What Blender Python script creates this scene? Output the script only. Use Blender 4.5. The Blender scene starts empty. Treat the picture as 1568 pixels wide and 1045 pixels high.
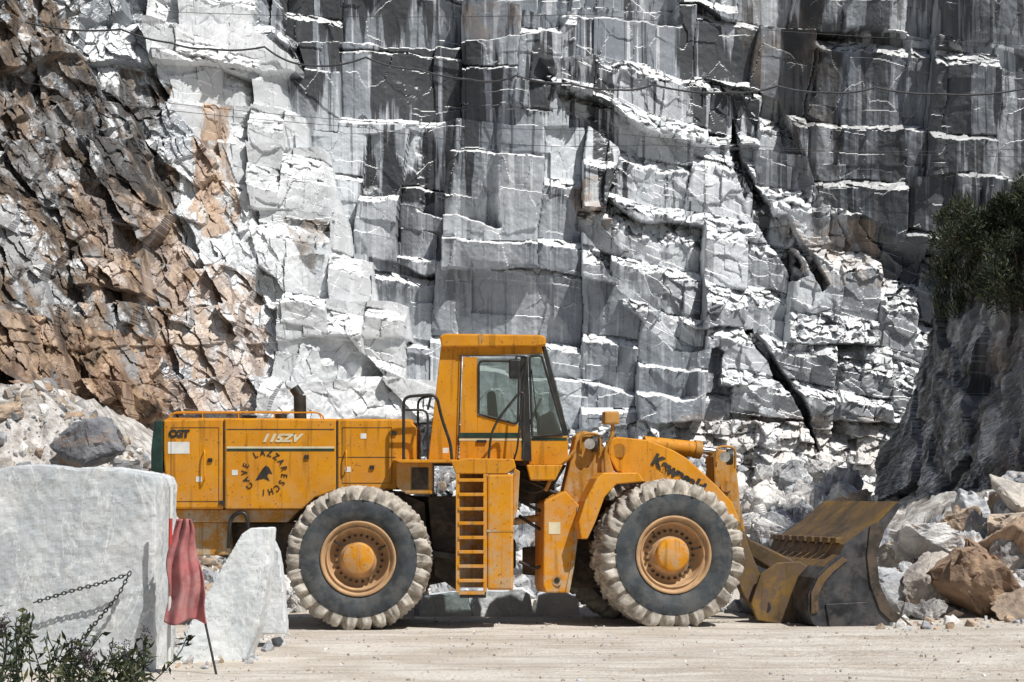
import bpy, bmesh, math, random
import numpy as np
from mathutils import Vector, Matrix, Euler
random.seed(7); rng=np.random.RandomState(11)
F=3500.0; CX=784.0; HV=755.0; H=2.1     # lens constants of the survey photo, eye height
sc=bpy.context.scene
# ------------------------------------------------------------------ world, sun, camera
EL=math.radians(56); AZ=math.radians(47)   # sun height; to the right of / behind the camera
sd=Vector((math.cos(EL)*math.sin(AZ),-math.cos(EL)*math.cos(AZ),math.sin(EL)))
w=bpy.data.worlds.new("World"); sc.world=w; w.use_nodes=True
nt=w.node_tree; bg=nt.nodes['Background']; sky=nt.nodes.new('ShaderNodeTexSky'); sky.sky_type='NISHITA'
sky.sun_disc=False; sky.sun_elevation=EL; sky.sun_rotation=math.atan2(sd.x,sd.y)
nt.links.new(sky.outputs[0],bg.inputs[0]); bg.inputs[1].default_value=0.05
sl=bpy.data.lights.new("sun","SUN"); sl.energy=5.0; sl.angle=math.radians(0.5); sl.color=(1,.97,.925)
so=bpy.data.objects.new("sun",sl); sc.collection.objects.link(so); so.rotation_euler=(-sd).to_track_quat('-Z','Y').to_euler()
so.location=(10,-10,40)
cam=bpy.data.cameras.new("camera"); co=bpy.data.objects.new("camera",cam); sc.collection.objects.link(co)
co.location=(0,0,H); co.rotation_euler=(math.radians(90),0,0); cam.sensor_width=36; cam.lens=36*F/1568
cam.shift_y=(HV-522.5)/1568; cam.clip_end=3000; sc.camera=co
sc.view_settings.view_transform='Standard'; sc.view_settings.look='None'; sc.view_settings.exposure=0
# ------------------------------------------------------------------ node helper
class NT:
    def __init__(s,name):
        s.m=bpy.data.materials.new(name); s.m.use_nodes=True; s.t=s.m.node_tree; s.b=s.t.nodes['Principled BSDF']
    def set(s,sock,v):
        if isinstance(v,bpy.types.NodeSocket): s.t.links.new(v,sock)
        elif isinstance(v,(tuple,list)) and len(v)==3 and sock.type=='RGBA': sock.default_value=(*v,1)
        else: sock.default_value=v
    def n(s,typ,ins=None,out=0,**kw):
        nd=s.t.nodes.new(typ)
        for k,v in kw.items(): setattr(nd,k,v)
        for k,v in (ins or {}).items(): s.set(nd.inputs[k],v)
        return nd.outputs[out]
    def pos(s): return s.n('ShaderNodeNewGeometry',out='Position')
    def map(s,v,sc=(1,1,1),rot=(0,0,0)):
        return s.n('ShaderNodeMapping',{'Vector':v,'Scale':sc,'Rotation':rot})
    def noise(s,v,scale=1,detail=4,rough=.55,dist=0,out=0):
        return s.n('ShaderNodeTexNoise',{'Vector':v,'Scale':scale,'Detail':min(detail,5),'Roughness':rough,'Distortion':dist},out=out)
    def ramp(s,v,a,b,ca=0.,cb=1.):
        return s.n('ShaderNodeMapRange',{0:v,1:a,2:b,3:ca,4:cb},interpolation_type='SMOOTHSTEP')
    def math(s,op,a,b=0.): return s.n('ShaderNodeMath',{0:a,1:b},operation=op)
    def mix(s,f,a,b,mode='MIX'):
        nd=s.t.nodes.new('ShaderNodeMix'); nd.data_type='RGBA'; nd.blend_type=mode
        s.set(nd.inputs[0],f); s.set(nd.inputs[6],a); s.set(nd.inputs[7],b); return nd.outputs[2]
    def bump(s,h,st=.5,d=.05):
        o=s.n('ShaderNodeBump',{'Strength':st,'Distance':d,'Height':h}); s.t.links.new(o,s.b.inputs['Normal'])
    def fin(s,col,rough=.8,metal=0.):
        s.set(s.b.inputs['Base Color'],col); s.set(s.b.inputs['Roughness'],rough); s.set(s.b.inputs['Metallic'],metal); return s.m

def mat_cliff():
    k=NT("marble_cliff"); p=k.pos()
    a=k.n('ShaderNodeAttribute',attribute_name='msk',out='Color'); sp=k.t.nodes.new('ShaderNodeSeparateColor'); k.t.links.new(a,sp.inputs[0])
    R,G,B=sp.outputs
    a2=k.n('ShaderNodeAttribute',attribute_name='msk2',out='Color'); sp2=k.t.nodes.new('ShaderNodeSeparateColor'); k.t.links.new(a2,sp2.inputs[0])
    al,wh,tone=sp2.outputs
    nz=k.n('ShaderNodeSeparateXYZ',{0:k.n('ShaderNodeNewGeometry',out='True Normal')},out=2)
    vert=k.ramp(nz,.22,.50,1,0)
    n1=k.noise(p,.35,4,.5,.4)
    col=k.mix(k.ramp(n1,.34,.68),(.29,.32,.355),(.45,.48,.51))
    tn=k.n('ShaderNodeCombineColor',{0:k.ramp(tone,0,1,.60,1.34),1:k.ramp(tone,0,1,.61,1.33),2:k.ramp(tone,0,1,.63,1.30)})
    col=k.mix(1.,col,tn,'MULTIPLY')
    col=k.mix(k.math('MAXIMUM',k.math('MULTIPLY',k.math('SUBTRACT',1,vert),.9),wh),col,(.78,.785,.78))  # up-facing tops whitened: clean rock, with sunlit brightness put into the colour
    nv=k.noise(k.map(p,(1,1,.5),(0,.5,0)),.8,5,.6,1.2)
    vein=k.ramp(k.math('ABSOLUTE',k.math('SUBTRACT',nv,.5)),.0,.012,1,0)
    col=k.mix(k.math('MULTIPLY',vein,.35),col,(.14,.15,.17))
    s1=k.noise(k.map(p,(1.25,.3,.05)),1.1,5,.62,.12); s2=k.noise(k.map(p,(4.6,1,.13)),1.1,4,.6,.1)
    big=k.noise(k.map(p,(.16,.16,.2)),1,2)
    sa=k.math('ADD',s1,k.math('MULTIPLY',k.math('SUBTRACT',big,.5),.8))
    st=k.math('MAXIMUM',k.ramp(sa,.525,.565),k.math('MULTIPLY',k.ramp(s2,.57,.62),.75))
    st=k.math('MULTIPLY',k.math('MULTIPLY',st,G),vert)
    wst=k.math('MULTIPLY',k.math('MULTIPLY',k.ramp(s2,.44,.37),G),k.math('MULTIPLY',vert,.75))
    col=k.mix(wst,col,(.64,.65,.67))
    col=k.mix(k.math('MINIMUM',k.math('MULTIPLY',st,.95),1.),col,(.035,.038,.042))
    nb=k.noise(k.map(p,(1,1,.45),(0,.55,0)),1.6,5,.68,.3); nb2=k.noise(p,.7,3)
    bcol=k.mix(k.ramp(nb,.40,.6),(.06,.048,.038),(.23,.165,.115)); bcol=k.mix(k.ramp(nb2,.48,.64),bcol,(.33,.33,.33))
    nc=k.noise(p,1.3,5,.65)
    col=k.mix(k.math('MULTIPLY',R,k.ramp(nc,.36,.54)),col,bcol)
    ocol=k.mix(k.ramp(nb,.42,.6),(.22,.12,.065),(.50,.34,.21))
    col=k.mix(k.math('MULTIPLY',al,k.ramp(nc,.62,.46)),col,ocol)
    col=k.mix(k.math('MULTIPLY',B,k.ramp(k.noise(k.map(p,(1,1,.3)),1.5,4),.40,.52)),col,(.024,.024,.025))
    k.bump(k.noise(p,3.2,5,.64),.32,.10); return k.fin(col,.82)

def mat_attr_rock(name,mul=1.0):
    k=NT(name); p=k.pos(); a=k.n('ShaderNodeAttribute',attribute_name='col',out='Color')
    n=k.noise(p,2.2,5,.65,.4); col=k.mix(1.,a,k.mix(k.ramp(n,.32,.66),(.55,.55,.57),(1.18,1.16,1.13)),'MULTIPLY')
    nv=k.noise(k.map(p,(1,1,2),(.4,.3,0)),1.3,5,.6,1.)
    col=k.mix(k.math('MULTIPLY',k.ramp(nv,.56,.64),.35),col,(.36,.22,.13))
    k.bump(k.noise(p,6,5,.7),.7,.09); return k.fin(col,.85)

def mat_block(name="marble_block",mul=1.0):
    k=NT(name); p=k.pos(); n=k.noise(p,.9,5,.62,.6)
    col=k.mix(k.ramp(n,.35,.65),tuple(c*mul for c in(.44,.475,.495)),tuple(c*mul for c in(.64,.66,.665)))
    nv=k.noise(k.map(p,(1,1,.4),(0,.6,0)),1.1,5,.6,1.6); av=k.math('ABSOLUTE',k.math('SUBTRACT',nv,.5))
    col=k.mix(k.math('MULTIPLY',k.ramp(av,.0,.018,1,0),.6),col,(.78,.79,.79))
    n3=k.noise(k.map(p,(1,1,.7),(0,-.6,0)),1.7,5,.6,1.0)
    col=k.mix(k.math('MULTIPLY',k.ramp(k.math('ABSOLUTE',k.math('SUBTRACT',n3,.5)),.0,.008,1,0),.5),col,(.20,.22,.23))
    dust=k.ramp(k.noise(p,3,5,.7),.52,.66); col=k.mix(k.math('MULTIPLY',dust,.3),col,(.70,.68,.63))
    k.bump(k.noise(p,9,5,.72),.4,.03); return k.fin(col,.72)

def mat_ground():
    k=NT("dusty_ground"); p=k.pos(); a=k.n('ShaderNodeAttribute',attribute_name='col',out='Fac')
    n=k.noise(p,.6,5,.62); col=k.mix(k.ramp(n,.35,.66),(.53,.47,.395),(.70,.65,.58))
    tr=k.noise(k.map(p,(.22,2.6,1)),1.4,5,.65,.5); col=k.mix(k.math('MULTIPLY',k.ramp(tr,.50,.60),.5),col,(.36,.305,.24))
    gr=k.noise(p,16,4,.7); col=k.mix(k.math('MULTIPLY',k.ramp(gr,.56,.64),.5),col,(.34,.30,.25)); col=k.mix(k.math('MULTIPLY',k.ramp(gr,.42,.36),.5),col,(.76,.74,.70))
    rk=k.mix(k.ramp(k.noise(p,2.5,5,.7),.38,.62),(.30,.27,.24),(.66,.64,.61)); col=k.mix(a,col,rk)
    h=k.math('ADD',gr,k.math('MULTIPLY',tr,1.4)); k.bump(h,.85,.06); return k.fin(col,.95)

def mat_paint(name,base,dark,dust=.35,rough=.5,dustcol=(.45,.36,.25)):
    k=NT(name); p=k.pos(); n=k.noise(p,1.6,4,.6)
    col=k.mix(k.ramp(n,.3,.7),base,dark)
    d=k.noise(p,5,5,.7); z=k.n('ShaderNodeSeparateXYZ',{0:p},out=2)
    f=k.math('MULTIPLY',k.ramp(d,.40,.64),k.ramp(z,2.8,.4,dust*.3,dust*2.8)); f=k.math('MINIMUM',f,1.)
    col=k.mix(f,col,dustcol)
    st=k.noise(k.map(p,(7,7,.5)),1.5,4); col=k.mix(k.math('MULTIPLY',k.ramp(st,.54,.68),.5),col,tuple(c*.32 for c in base))
    ch=k.noise(p,22,3,.6); col=k.mix(k.math('MULTIPLY',k.ramp(ch,.64,.68),.65),col,(.08,.05,.03))
    k.b.inputs['Specular IOR Level'].default_value=.35
    return k.fin(col,k.ramp(d,.35,.7,rough,.85))
def mat_simple(name,c,rough=.6,metal=0.,var=.35,scale=6.,dust=None,df=.4):
    k=NT(name); p=k.pos(); n=k.noise(p,scale,5,.62)
    col=k.mix(k.ramp(n,.35,.65),tuple(x*(1-var) for x in c),tuple(min(1,x*(1+var)) for x in c))
    if dust: col=k.mix(k.math('MULTIPLY',k.ramp(k.noise(p,3.5,5,.7),.42,.62),df),col,dust)
    return k.fin(col,rough,metal)
M={}
M['cliff']=mat_cliff(); M['rock']=mat_attr_rock("rubble_rock"); M['block']=mat_block(); M['block2']=mat_block("marble_block_white",1.2); M['ground']=mat_ground()
M['yel']=mat_paint("yellow_paint",(.67,.285,.005),(.56,.22,.004),.26)
M['yel2']=mat_paint("yellow_paint_dusty",(.52,.24,.024),(.38,.17,.02),.8,.55)
M['yelb']=mat_paint("bucket_worn_paint",(.24,.14,.03),(.05,.038,.025),.6,.55,(.13,.085,.055))
M['blk']=mat_simple("black_steel",(.018,.018,.018),.45,dust=(.12,.10,.07),df=.2)
M['grime']=mat_simple("grimy_chassis",(.03,.024,.018),.8,dust=(.14,.10,.07),df=.55)
M['green']=mat_simple("dark_green_paint",(.012,.04,.03),.45)
M['cream']=mat_simple("cream_paint",(.62,.56,.38),.5,var=.1)
M['steel']=mat_simple("worn_steel",(.035,.037,.042),.5,.35,.6,1.8,dust=(.13,.12,.115),df=.55)
M['chrome']=mat_simple("chrome_rod",(.6,.6,.62),.2,1.,.05)
M['tread']=mat_simple("dusty_tread",(.47,.43,.37),.95,var=.25,scale=5,dust=(.17,.145,.115),df=.6)
M['side']=mat_simple("tyre_rubber",(.040,.048,.054),.8,var=.35,scale=4,dust=(.20,.19,.17),df=.28)
M['rimd']=mat_simple("dusty_rim",(.50,.32,.17),.75,var=.25,scale=7,dust=(.36,.20,.09),df=.6)
M['white']=mat_simple("white_label",(.7,.7,.66),.6,var=.08)
M['red']=mat_simple("faded_red_cloth",(.38,.13,.13),.95,var=.25,scale=3,dust=(.46,.27,.25),df=.5)
M['redp']=mat_simple("red_enamel",(.42,.05,.04),.5)
M['lens']=mat_simple("lamp_lens",(.35,.33,.30),.15)
M['seat']=mat_simple("seat_vinyl",(.03,.03,.033),.6)
M['leaf']=mat_simple("leaf",(.07,.078,.03),.6,var=.5,scale=9)
M['leafd']=mat_simple("leaf_dark",(.022,.036,.017),.55,var=.5,scale=9)
M['flow']=mat_simple("dry_flower",(.05,.03,.045),.9)
M['cable']=mat_simple("cable_rubber",(.05,.05,.055),.7)
M['bark']=mat_simple("bark",(.09,.06,.04),.9)
g=NT("cab_glass"); t=g.t.nodes.new('ShaderNodeBsdfTransparent'); t.inputs[0].default_value=(.84,.88,.87,1)
gl=g.t.nodes.new('ShaderNodeBsdfGlossy'); gl.inputs[1].default_value=.03
mx=g.t.nodes.new('ShaderNodeMixShader'); mx.inputs[0].default_value=.14; g.t.links.new(t.outputs[0],mx.inputs[1]); g.t.links.new(gl.outputs[0],mx.inputs[2])
g.t.links.new(mx.outputs[0],g.t.nodes['Material Output'].inputs[0]); M['glass']=g.m

# ------------------------------------------------------------------ numpy noise
T=rng.rand(512,512)
def vn(x,y,s=0):
    xi=np.floor(x).astype(int); yi=np.floor(y).astype(int); fx=x-xi; fy=y-yi
    fx=fx*fx*(3-2*fx); fy=fy*fy*(3-2*fy); xi=xi+s*37; yi=yi+s*91
    g=lambda a,b:T[a%512,b%512]
    return (g(xi,yi)*(1-fx)+g(xi+1,yi)*fx)*(1-fy)+(g(xi,yi+1)*(1-fx)+g(xi+1,yi+1)*fx)*fy
def fbm(x,y,s=0,o=5,r=.5):
    a=1;t=0;n=0
    for i in range(o): t=t+a*(vn(x,y,s+i)-.5); n+=a; x=x*2.03+11.3; y=y*2.03+5.7; a*=r
    return t/n*2
def hsh(i,j,s): return T[(i*7+s*13+j*3)%512,(j*11+s*29+i)%512]
def voro(x,y,s=0,metric=0,jit=.9):
    xi=np.floor(x).astype(int); yi=np.floor(y).astype(int)
    b=np.full(x.shape,9e9); b2=b.copy(); DX=np.zeros(x.shape);DY=DX.copy();r1=DX.copy();r2=DX.copy();r3=DX.copy()
    for a in(-1,0,1):
        for c in(-1,0,1):
            i=xi+a;j=yi+c
            dx=x-(i+.5+(hsh(i,j,s)-.5)*jit); dy=y-(j+.5+(hsh(i,j,s+1)-.5)*jit)
            d=np.maximum(abs(dx),abs(dy))+.25*(abs(dx)+abs(dy)) if metric else np.hypot(dx,dy)
            m=d<b; b2=np.where(m,b,np.minimum(b2,d)); b=np.where(m,d,b)
            DX=np.where(m,dx,DX);DY=np.where(m,dy,DY)
            r1=np.where(m,hsh(i,j,s+2),r1);r2=np.where(m,hsh(i,j,s+3),r2);r3=np.where(m,hsh(i,j,s+4),r3)
    return DX,DY,r1,r2,r3,b2-b
def sst(a,b,x):
    t=np.clip((x-a)/(b-a),0,1); return t*t*(3-2*t)
def facet(x,y,s,A,Tl,bias=0,metric=0):
    dx,dy,r1,r2,r3,e=voro(x,y,s,metric)
    return (r1-.5)*A+dx*(r2-.5)*Tl-dy*((r3-.5)*Tl+bias)
def pmask(pts,U,V):
    ins=np.zeros(U.shape,bool); n=len(pts)
    for i in range(n):
        x1,y1=pts[i];x2,y2=pts[(i+1)%n]
        if y1==y2: continue
        ins^=((y1>V)!=(y2>V))&(U<(x2-x1)*(V-y1)/(y2-y1)+x1)
    return ins.astype(float)
def grid_mesh(name,X,Y,Z,mat,attrs,flip=False,smooth=False):
    ny,nx=X.shape; me=bpy.data.meshes.new(name); idx=np.arange(nx*ny).reshape(ny,nx)
    q=np.stack([idx[:-1,:-1],idx[:-1,1:],idx[1:,1:],idx[1:,:-1]],-1).reshape(-1,4)
    if flip: q=q[:,::-1]
    me.vertices.add(nx*ny); me.vertices.foreach_set('co',np.stack([X,Y,Z],-1).astype(np.float32).ravel())
    me.loops.add(q.size); me.loops.foreach_set('vertex_index',q.astype(np.int32).ravel())
    me.polygons.add(len(q)); me.polygons.foreach_set('loop_start',(np.arange(len(q))*4).astype(np.int32))
    me.update(calc_edges=True)
    me.polygons.foreach_set('use_smooth',np.full(len(q),smooth))
    for k,v in attrs.items():
        at=me.attributes.new(k,'FLOAT_COLOR','POINT'); v=np.asarray(v)
        if v.ndim==2: v=np.stack([v,v,v],-1)
        c=np.concatenate([v.reshape(-1,3),np.ones((nx*ny,1))],1).astype(np.float32); at.data.foreach_set('color',c.ravel())
    me.materials.append(mat); o=bpy.data.objects.new(name,me); sc.collection.objects.link(o); return o

# ------------------------------------------------------------------ quarry cliff
us=np.concatenate([np.arange(-700,-12,10.),np.arange(-12,1582,1.4),np.arange(1582,2300,10.)])
vs=np.concatenate([np.arange(-420,-14,9.),np.arange(-14,790,1.4),np.arange(790,980,4.)])
U,V=np.meshgrid(us,vs)
wx=fbm(U/170,V/170,3,3)*26; wy=fbm(U/170,V/170,9,3)*26
sx=fbm(U/28,V/28,13,4)*6; sy=fbm(U/28,V/28,17,4)*6
zi=np.zeros(U.shape,int)
e0=np.interp(V,[-420,60,100,240,400,520,640,980],[330,425,450,500,570,620,655,700])
edge=e0+wx*.7+(hsh(np.floor((V+wy)/58).astype(int),zi,5)-.5)*50-((V+wy)%58-29)*.3
dl=np.maximum(0,edge-U); dls=np.maximum(0,e0-U)
Uw=U+sx+wx*.5; Vw=V+sy+wy*.5
# mean recession (m per wall unit of height) for each part of the face, integrated upwards
ub=np.interp(V,[-420,80,108,240,345,420,470,540,610,980],[800,800,815,900,875,940,985,1060,1050,1040])
vt=np.interp(U,[700,815,1000,1190,1250,1400,2300],[105,108,118,180,330,378,385])
Rw=sst(-100,150,U-ub)*sst(0,30,V-vt)
SW=.0062
S=SW+.0078*Rw; S=np.where(U<e0,.004,S); S=np.where(V>700,.011,S)
dv=np.gradient(vs)[:,None]; cs=np.cumsum((S*dv)[::-1],0)[::-1]; i7=np.argmin(abs(vs-700)); G=cs-cs[i7:i7+1]
rwall=np.clip((U-1250)*.006,0,3)*sst(420,360,V)
Yref=64+G-np.minimum(dls,900)*.026-rwall
# stepped blocks: sheer face below, sloping weathered top above, columns out of phase
def steps(U,V,h,wd,s,sl,shear,a0,a1,J,band=3.2,vj=.25,tone=False,rub=0,an=.15):
    v2=V-(U-784)*shear+wy*.6+sy*.35; bd=np.floor((v2+wy)/(h*band)).astype(int)
    u2=U+wx*.6+sx*.25+V*.05+hsh(bd,bd*0,s)*300; w2=wd*(.75+.5*hsh(bd,bd*0+2,s)); cf=u2/w2; cf=cf+.28*np.sin(cf*2.1); cl=np.floor(cf).astype(int); fc=cf-cl
    ph=hsh(cl,bd,s+1)*.8; hr=h*(.8+.4*hsh(cl,bd,s+2)); t=(700-v2)/hr+ph; row=np.floor(t).astype(int); fr=t-row
    a=a0+(a1-a0)*np.sqrt(hsh(row,cl,s+3))+fbm(U/26,V/26,s+9,3)*an*(1-a0); a=np.minimum(a,.97); k=np.clip((fr-a)/(1-a),0,1)
    tl=(hsh(row,cl,s+5)-.5)
    ee=np.minimum(fc,1-fc)*w2
    d=sl*(hr*(row+k-ph)-(700-v2))+(hsh(cl,bd,s+4)-.5)*J+(hsh(row,cl,s+7)-.5)*J*vj+(fc-.5)*tl*J*1.2+.06*J*np.exp(-ee/1.5)
    if rub: d=d+((k>0)&(k<1))*rub*facet(Uw/13,Vw/9,s+11,.5,.9)
    return (d,hsh(row,cl,s+8)) if tone else d
wl1,tone=steps(U,V,112,118,3,SW,.11,.76,.95,1.25,1.9,.4,True,.3,.12)
wall=wl1+steps(U,V,62,62,21,.0,.12,.5,.9,.26,3,.6)*sst(.35,.50,vn(U/150,V/120,44))+fbm(U/90,V/90,31,4)*.12+facet(Uw/46,Vw/60,60,.04,.14)
for (u0,u1,v0,v1,th,D,L) in [(425,860,66,52,13,1.6,250),(640,762,320,348,9,1.0,120),(700,1060,560,612,9,.8,140),(860,1040,20,40,12,1.2,150)]:
    vc=v0+(U-u0)*(v1-v0)/(u1-u0)+wy*.5+sy*1.2
    win=sst(u0-5,u0+5,U+sx*1.6)*sst(u1+5,u1-5,U+sx*1.6); up=vc-V
    wall+=win*D*sst(-th/2,th/2,up)*np.exp(-np.maximum(0,up-th/2)/L)
def rot(U,V,ang,st):
    c,s=math.cos(ang),math.sin(ang); return (U*c+V*s),(-U*s+V*c)/st
a1,b1r=rot(Uw,Vw,math.radians(-28),2.0)
lrock=facet(a1/78,b1r/78,70,1.7,1.9,.25)+facet(a1/34+3,b1r/34,75,.65,.9,.2)+facet(a1/14,b1r/14+9,80,.20,.34,.1)+facet(Uw/6.5,Vw/6.5,85,.05,.09)
SLt=.0138; SRt=.0140
l1,tl1=steps(U,V,92,76,110,SLt*.85,.20,.50,.80,1.0,2.2,.3,True,.35)
lw=l1+steps(U,V,30,38,117,SLt*.15,.3,.3,.7,.16,5)+facet(Uw/54,Vw/60,123,.12,.26)+facet(Uw/15,Vw/15,125,.02,.06)
r1_,tr1=steps(U,V,84,118,140,SRt*.92,.20,.42,.74,1.5,1.7,.3,True,.55,.25)
a2,b2r=rot(Uw,Vw,math.radians(-58),1.9)
rr=r1_+steps(U,V,34,56,147,SRt*.08,.35,.25,.6,.20,3)+facet(a2/52,b2r/52,153,.30,.5,.04,1)+facet(a2/20,b2r/20,155,.10,.20)
foot=steps(U,V,44,60,160,.011,.1,.2,.5,.7)+facet(Uw/26,Vw/20,163,.4,.5,.15)+facet(Uw/10,Vw/8,166,.12,.2)
blk=pmask([(400,-430),(400,60),(500,140),(560,260),(700,400),(740,700),(380,700),(420,560),(440,420),(330,250),(240,120),(230,0),(250,-430)],Uw,Vw)
scree=pmask([(470,520),(545,520),(600,590),(650,640),(660,700),(380,700),(430,600)],Uw,Vw)
mid=pmask([(330,250),(440,420),(420,560),(400,640),(340,640),(280,420),(270,260)],Uw,Vw)
lw=np.where(scree>.5,facet(Uw/20,Vw/20,168,.12,.22)+fbm(U/40,V/40,169,4)*.4,lw)
left=np.where(blk>.5,lw,lrock*(1-.25*mid))
jag=(hsh(np.floor((V+wy)/66).astype(int),zi+3,15)-.5)*110; jagv=(hsh(np.floor((U+wx)/90).astype(int),zi+7,25)-.5)*50
Rm=(U-ub+jag+sx>25)&(V-vt+jagv+sy>0)
Y=64+G-np.minimum(dl,900)*.026-sst(0,14,dl)*.9-rwall
fm=Vw>650
Y+=np.where(dl>0,left,np.where(fm,foot,np.where(Rm,rr,wall)))
# open joints in the right half of the face
crack=pmask([(1128,175),(1150,250),(1228,425),(1208,432),(1122,262)],Uw,Vw)+pmask([(1180,330),(1200,330),(1262,440),(1250,452)],Uw,Vw)+pmask([(1138,505),(1152,500),(1240,640),(1262,720),(1236,660)],Uw,Vw)
Y+=np.clip(crack,0,1)*.9
Y+=fbm(U/7,V/7,50,3)*.018
X=(U-CX)/F*Yref; Z=H+(HV-V)/F*Yref
tone=np.where(dl>0,np.where(blk>.5,.4+.6*tl1,.5),np.where(fm,.6,np.where(Rm,.2+.8*tr1,tone)))
# colour masks
nn=fbm(U/60,V/60,61,4)
brown=pmask([(-700,-420),(60,-420),(120,90),(255,140),(262,300),(290,420),(235,560),(230,720),(-700,980)],Uw+nn*60,Vw)
brown=np.maximum(brown,.75*pmask([(440,340),(510,350),(505,440),(470,410)],Uw,Vw))
brown=np.maximum(brown,.35*pmask([(900,-420),(1240,-420),(1300,330),(1230,300),(1130,60)],Uw,Vw))
orange=.8*pmask([(322,170),(360,165),(352,250),(355,350),(318,370),(292,340)],Uw+nn*20,Vw)
for p,k in (([(0,470),(260,520),(250,720),(0,700)],.8),([(240,380),(400,430),(400,640),(230,700)],.65),([(870,300),(930,280),(930,350),(890,360)],.5),([(130,280),(250,300),(320,440),(150,480)],.55),([(1040,640),(1345,640),(1345,800),(1040,800)],.25),([(1180,340),(1330,350),(1360,450),(1240,440)],.35),([(720,0),(800,0),(800,60),(730,50)],.3)):
    orange=np.maximum(orange,k*pmask(p,Uw+nn*30,Vw))
streak=pmask([(400,-420),(1260,-420),(1250,340),(1000,360),(800,300),(560,320),(520,220),(420,90)],Uw,Vw)
streak=np.maximum(streak,.85*pmask([(1260,-420),(2300,-420),(2300,500),(1340,440),(1280,330)],Uw,Vw))
streak=np.maximum(streak,.5*(1-(dl>0))*(Vw<650)); streak=np.maximum(streak,.30+0*U)
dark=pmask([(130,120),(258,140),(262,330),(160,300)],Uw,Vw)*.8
for p,k in (([(1075,-420),(1300,-420),(1290,330),(1240,360),(1200,200),(1190,60)],.6),([(0,60),(120,80),(240,330),(180,420),(0,300)],.4),([(1290,-420),(2300,-420),(2300,400),(1300,380)],.35),([(-50,380),(130,420),(160,600),(-50,640)],.25)):  # right wall: shade and staining put into dark colour; left: dark rock
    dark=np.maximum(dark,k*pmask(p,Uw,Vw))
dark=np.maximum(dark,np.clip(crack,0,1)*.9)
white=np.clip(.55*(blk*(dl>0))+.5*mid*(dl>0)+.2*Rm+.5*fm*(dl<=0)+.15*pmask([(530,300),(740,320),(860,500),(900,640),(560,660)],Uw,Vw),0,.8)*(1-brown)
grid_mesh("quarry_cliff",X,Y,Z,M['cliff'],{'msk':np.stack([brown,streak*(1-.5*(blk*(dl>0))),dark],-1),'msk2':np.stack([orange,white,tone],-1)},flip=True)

# ------------------------------------------------------------------ right hand rock spur
ys=np.arange(44,62,.05); zs=np.arange(-.5,9.6,.045); ys_,zs_=np.meshgrid(ys,zs)
top=8.9-sst(49,44,ys_)*5+fbm(ys_/2,ys_*0,129,3)*.5; zz=np.minimum(zs_,top)
yw=ys_+fbm(ys_/1.5,zs_/1.5,128,4)*.6
xs_=8.9+.27*zz+(59-ys_)*.25+np.maximum(0,yw-58.8)*3.2+np.maximum(0,zs_-top)*5
a3,b3=rot(ys_*1.1+fbm(ys_,zs_,127,3)*.4,-zs_,math.radians(38),2.2)
dd=facet(a3/1.5,b3/1.5,130,.5,.9,.0)+facet(a3/.6,b3/.6,135,.16,.42)+fbm(ys_*1.3,zs_*1.3,140,6,.6)*.40
xs_=xs_+dd*.75; ysd=ys_+dd*.65
bb=.35*sst(-.1,.3,fbm(ys_/3,zs_/3,150,4))+.15
grid_mesh("rock_spur",xs_,ysd,zz+np.maximum(0,zs_-top)*.5,M['cliff'],{'msk':np.stack([bb,bb*0+.4,bb*0+.6],-1),'msk2':np.stack([.3*sst(0,.3,fbm(ys_/2,zs_/2,170,4)),bb*0,bb*0+.3],-1)},flip=True)

# ------------------------------------------------------------------ ground sheet
def gh(x,y):
    l=np.clip((-4.3-x)*.85,0,4.0)*sst(38.2,43.5,y+fbm(x/2,y/2,180,3)*.8)
    b=.45*sst(39.2,40.6,y+fbm(x/1.5,y/1.5,181,3)*.5)*sst(6.5,5.5,x)*(1-.4*sst(42,46,y))
    r=np.clip((x-5.9)*.5,0,2.0)*sst(37.8,41.5,y+fbm(x/2,y/2,182,3)*.6)
    m=np.maximum(np.maximum(l,b),r)
    rough=sst(.05,.6,m)
    h=m+rough*(facet(x/.7,y/.7,183,.22,.3)+facet(x/.28,y/.28,186,.10,.16))
    tread=np.where(abs(np.sin((y-26)*1.1+x*.03))>.6,np.sin(x*22+8*abs(np.sin(y*6)))*.012,0)
    h=h+fbm(x/1.7,y/1.7,184,4)*.035+ (1-rough)*(.026*np.sin(y*5+fbm(x/4,y/4,185,2)*3)*sst(-2,3,fbm(x/3,y,187,2)*4)+tread*sst(2,5,x)*(y<34))
    return h,rough
gx=np.concatenate([-np.geomspace(900,17,30),np.arange(-16,16,.085),np.geomspace(16.1,900,30)])
gy=np.concatenate([np.array([-300,-100,-30,0,10,16]),np.arange(20,34,.09),np.arange(34,45,.06),np.arange(45,68,.3),np.geomspace(69,1200,20)])
GX,GY=np.meshgrid(gx,gy); GZ,gr=gh(GX,GY); far=(abs(GX)>17)|(GY>68)|(GY<19); GZ=np.where(far,np.minimum(GZ,0)*0,GZ)
grid_mesh("ground",GX,GY,GZ,M['ground'],{'col':gr},flip=False,smooth=True)

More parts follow.
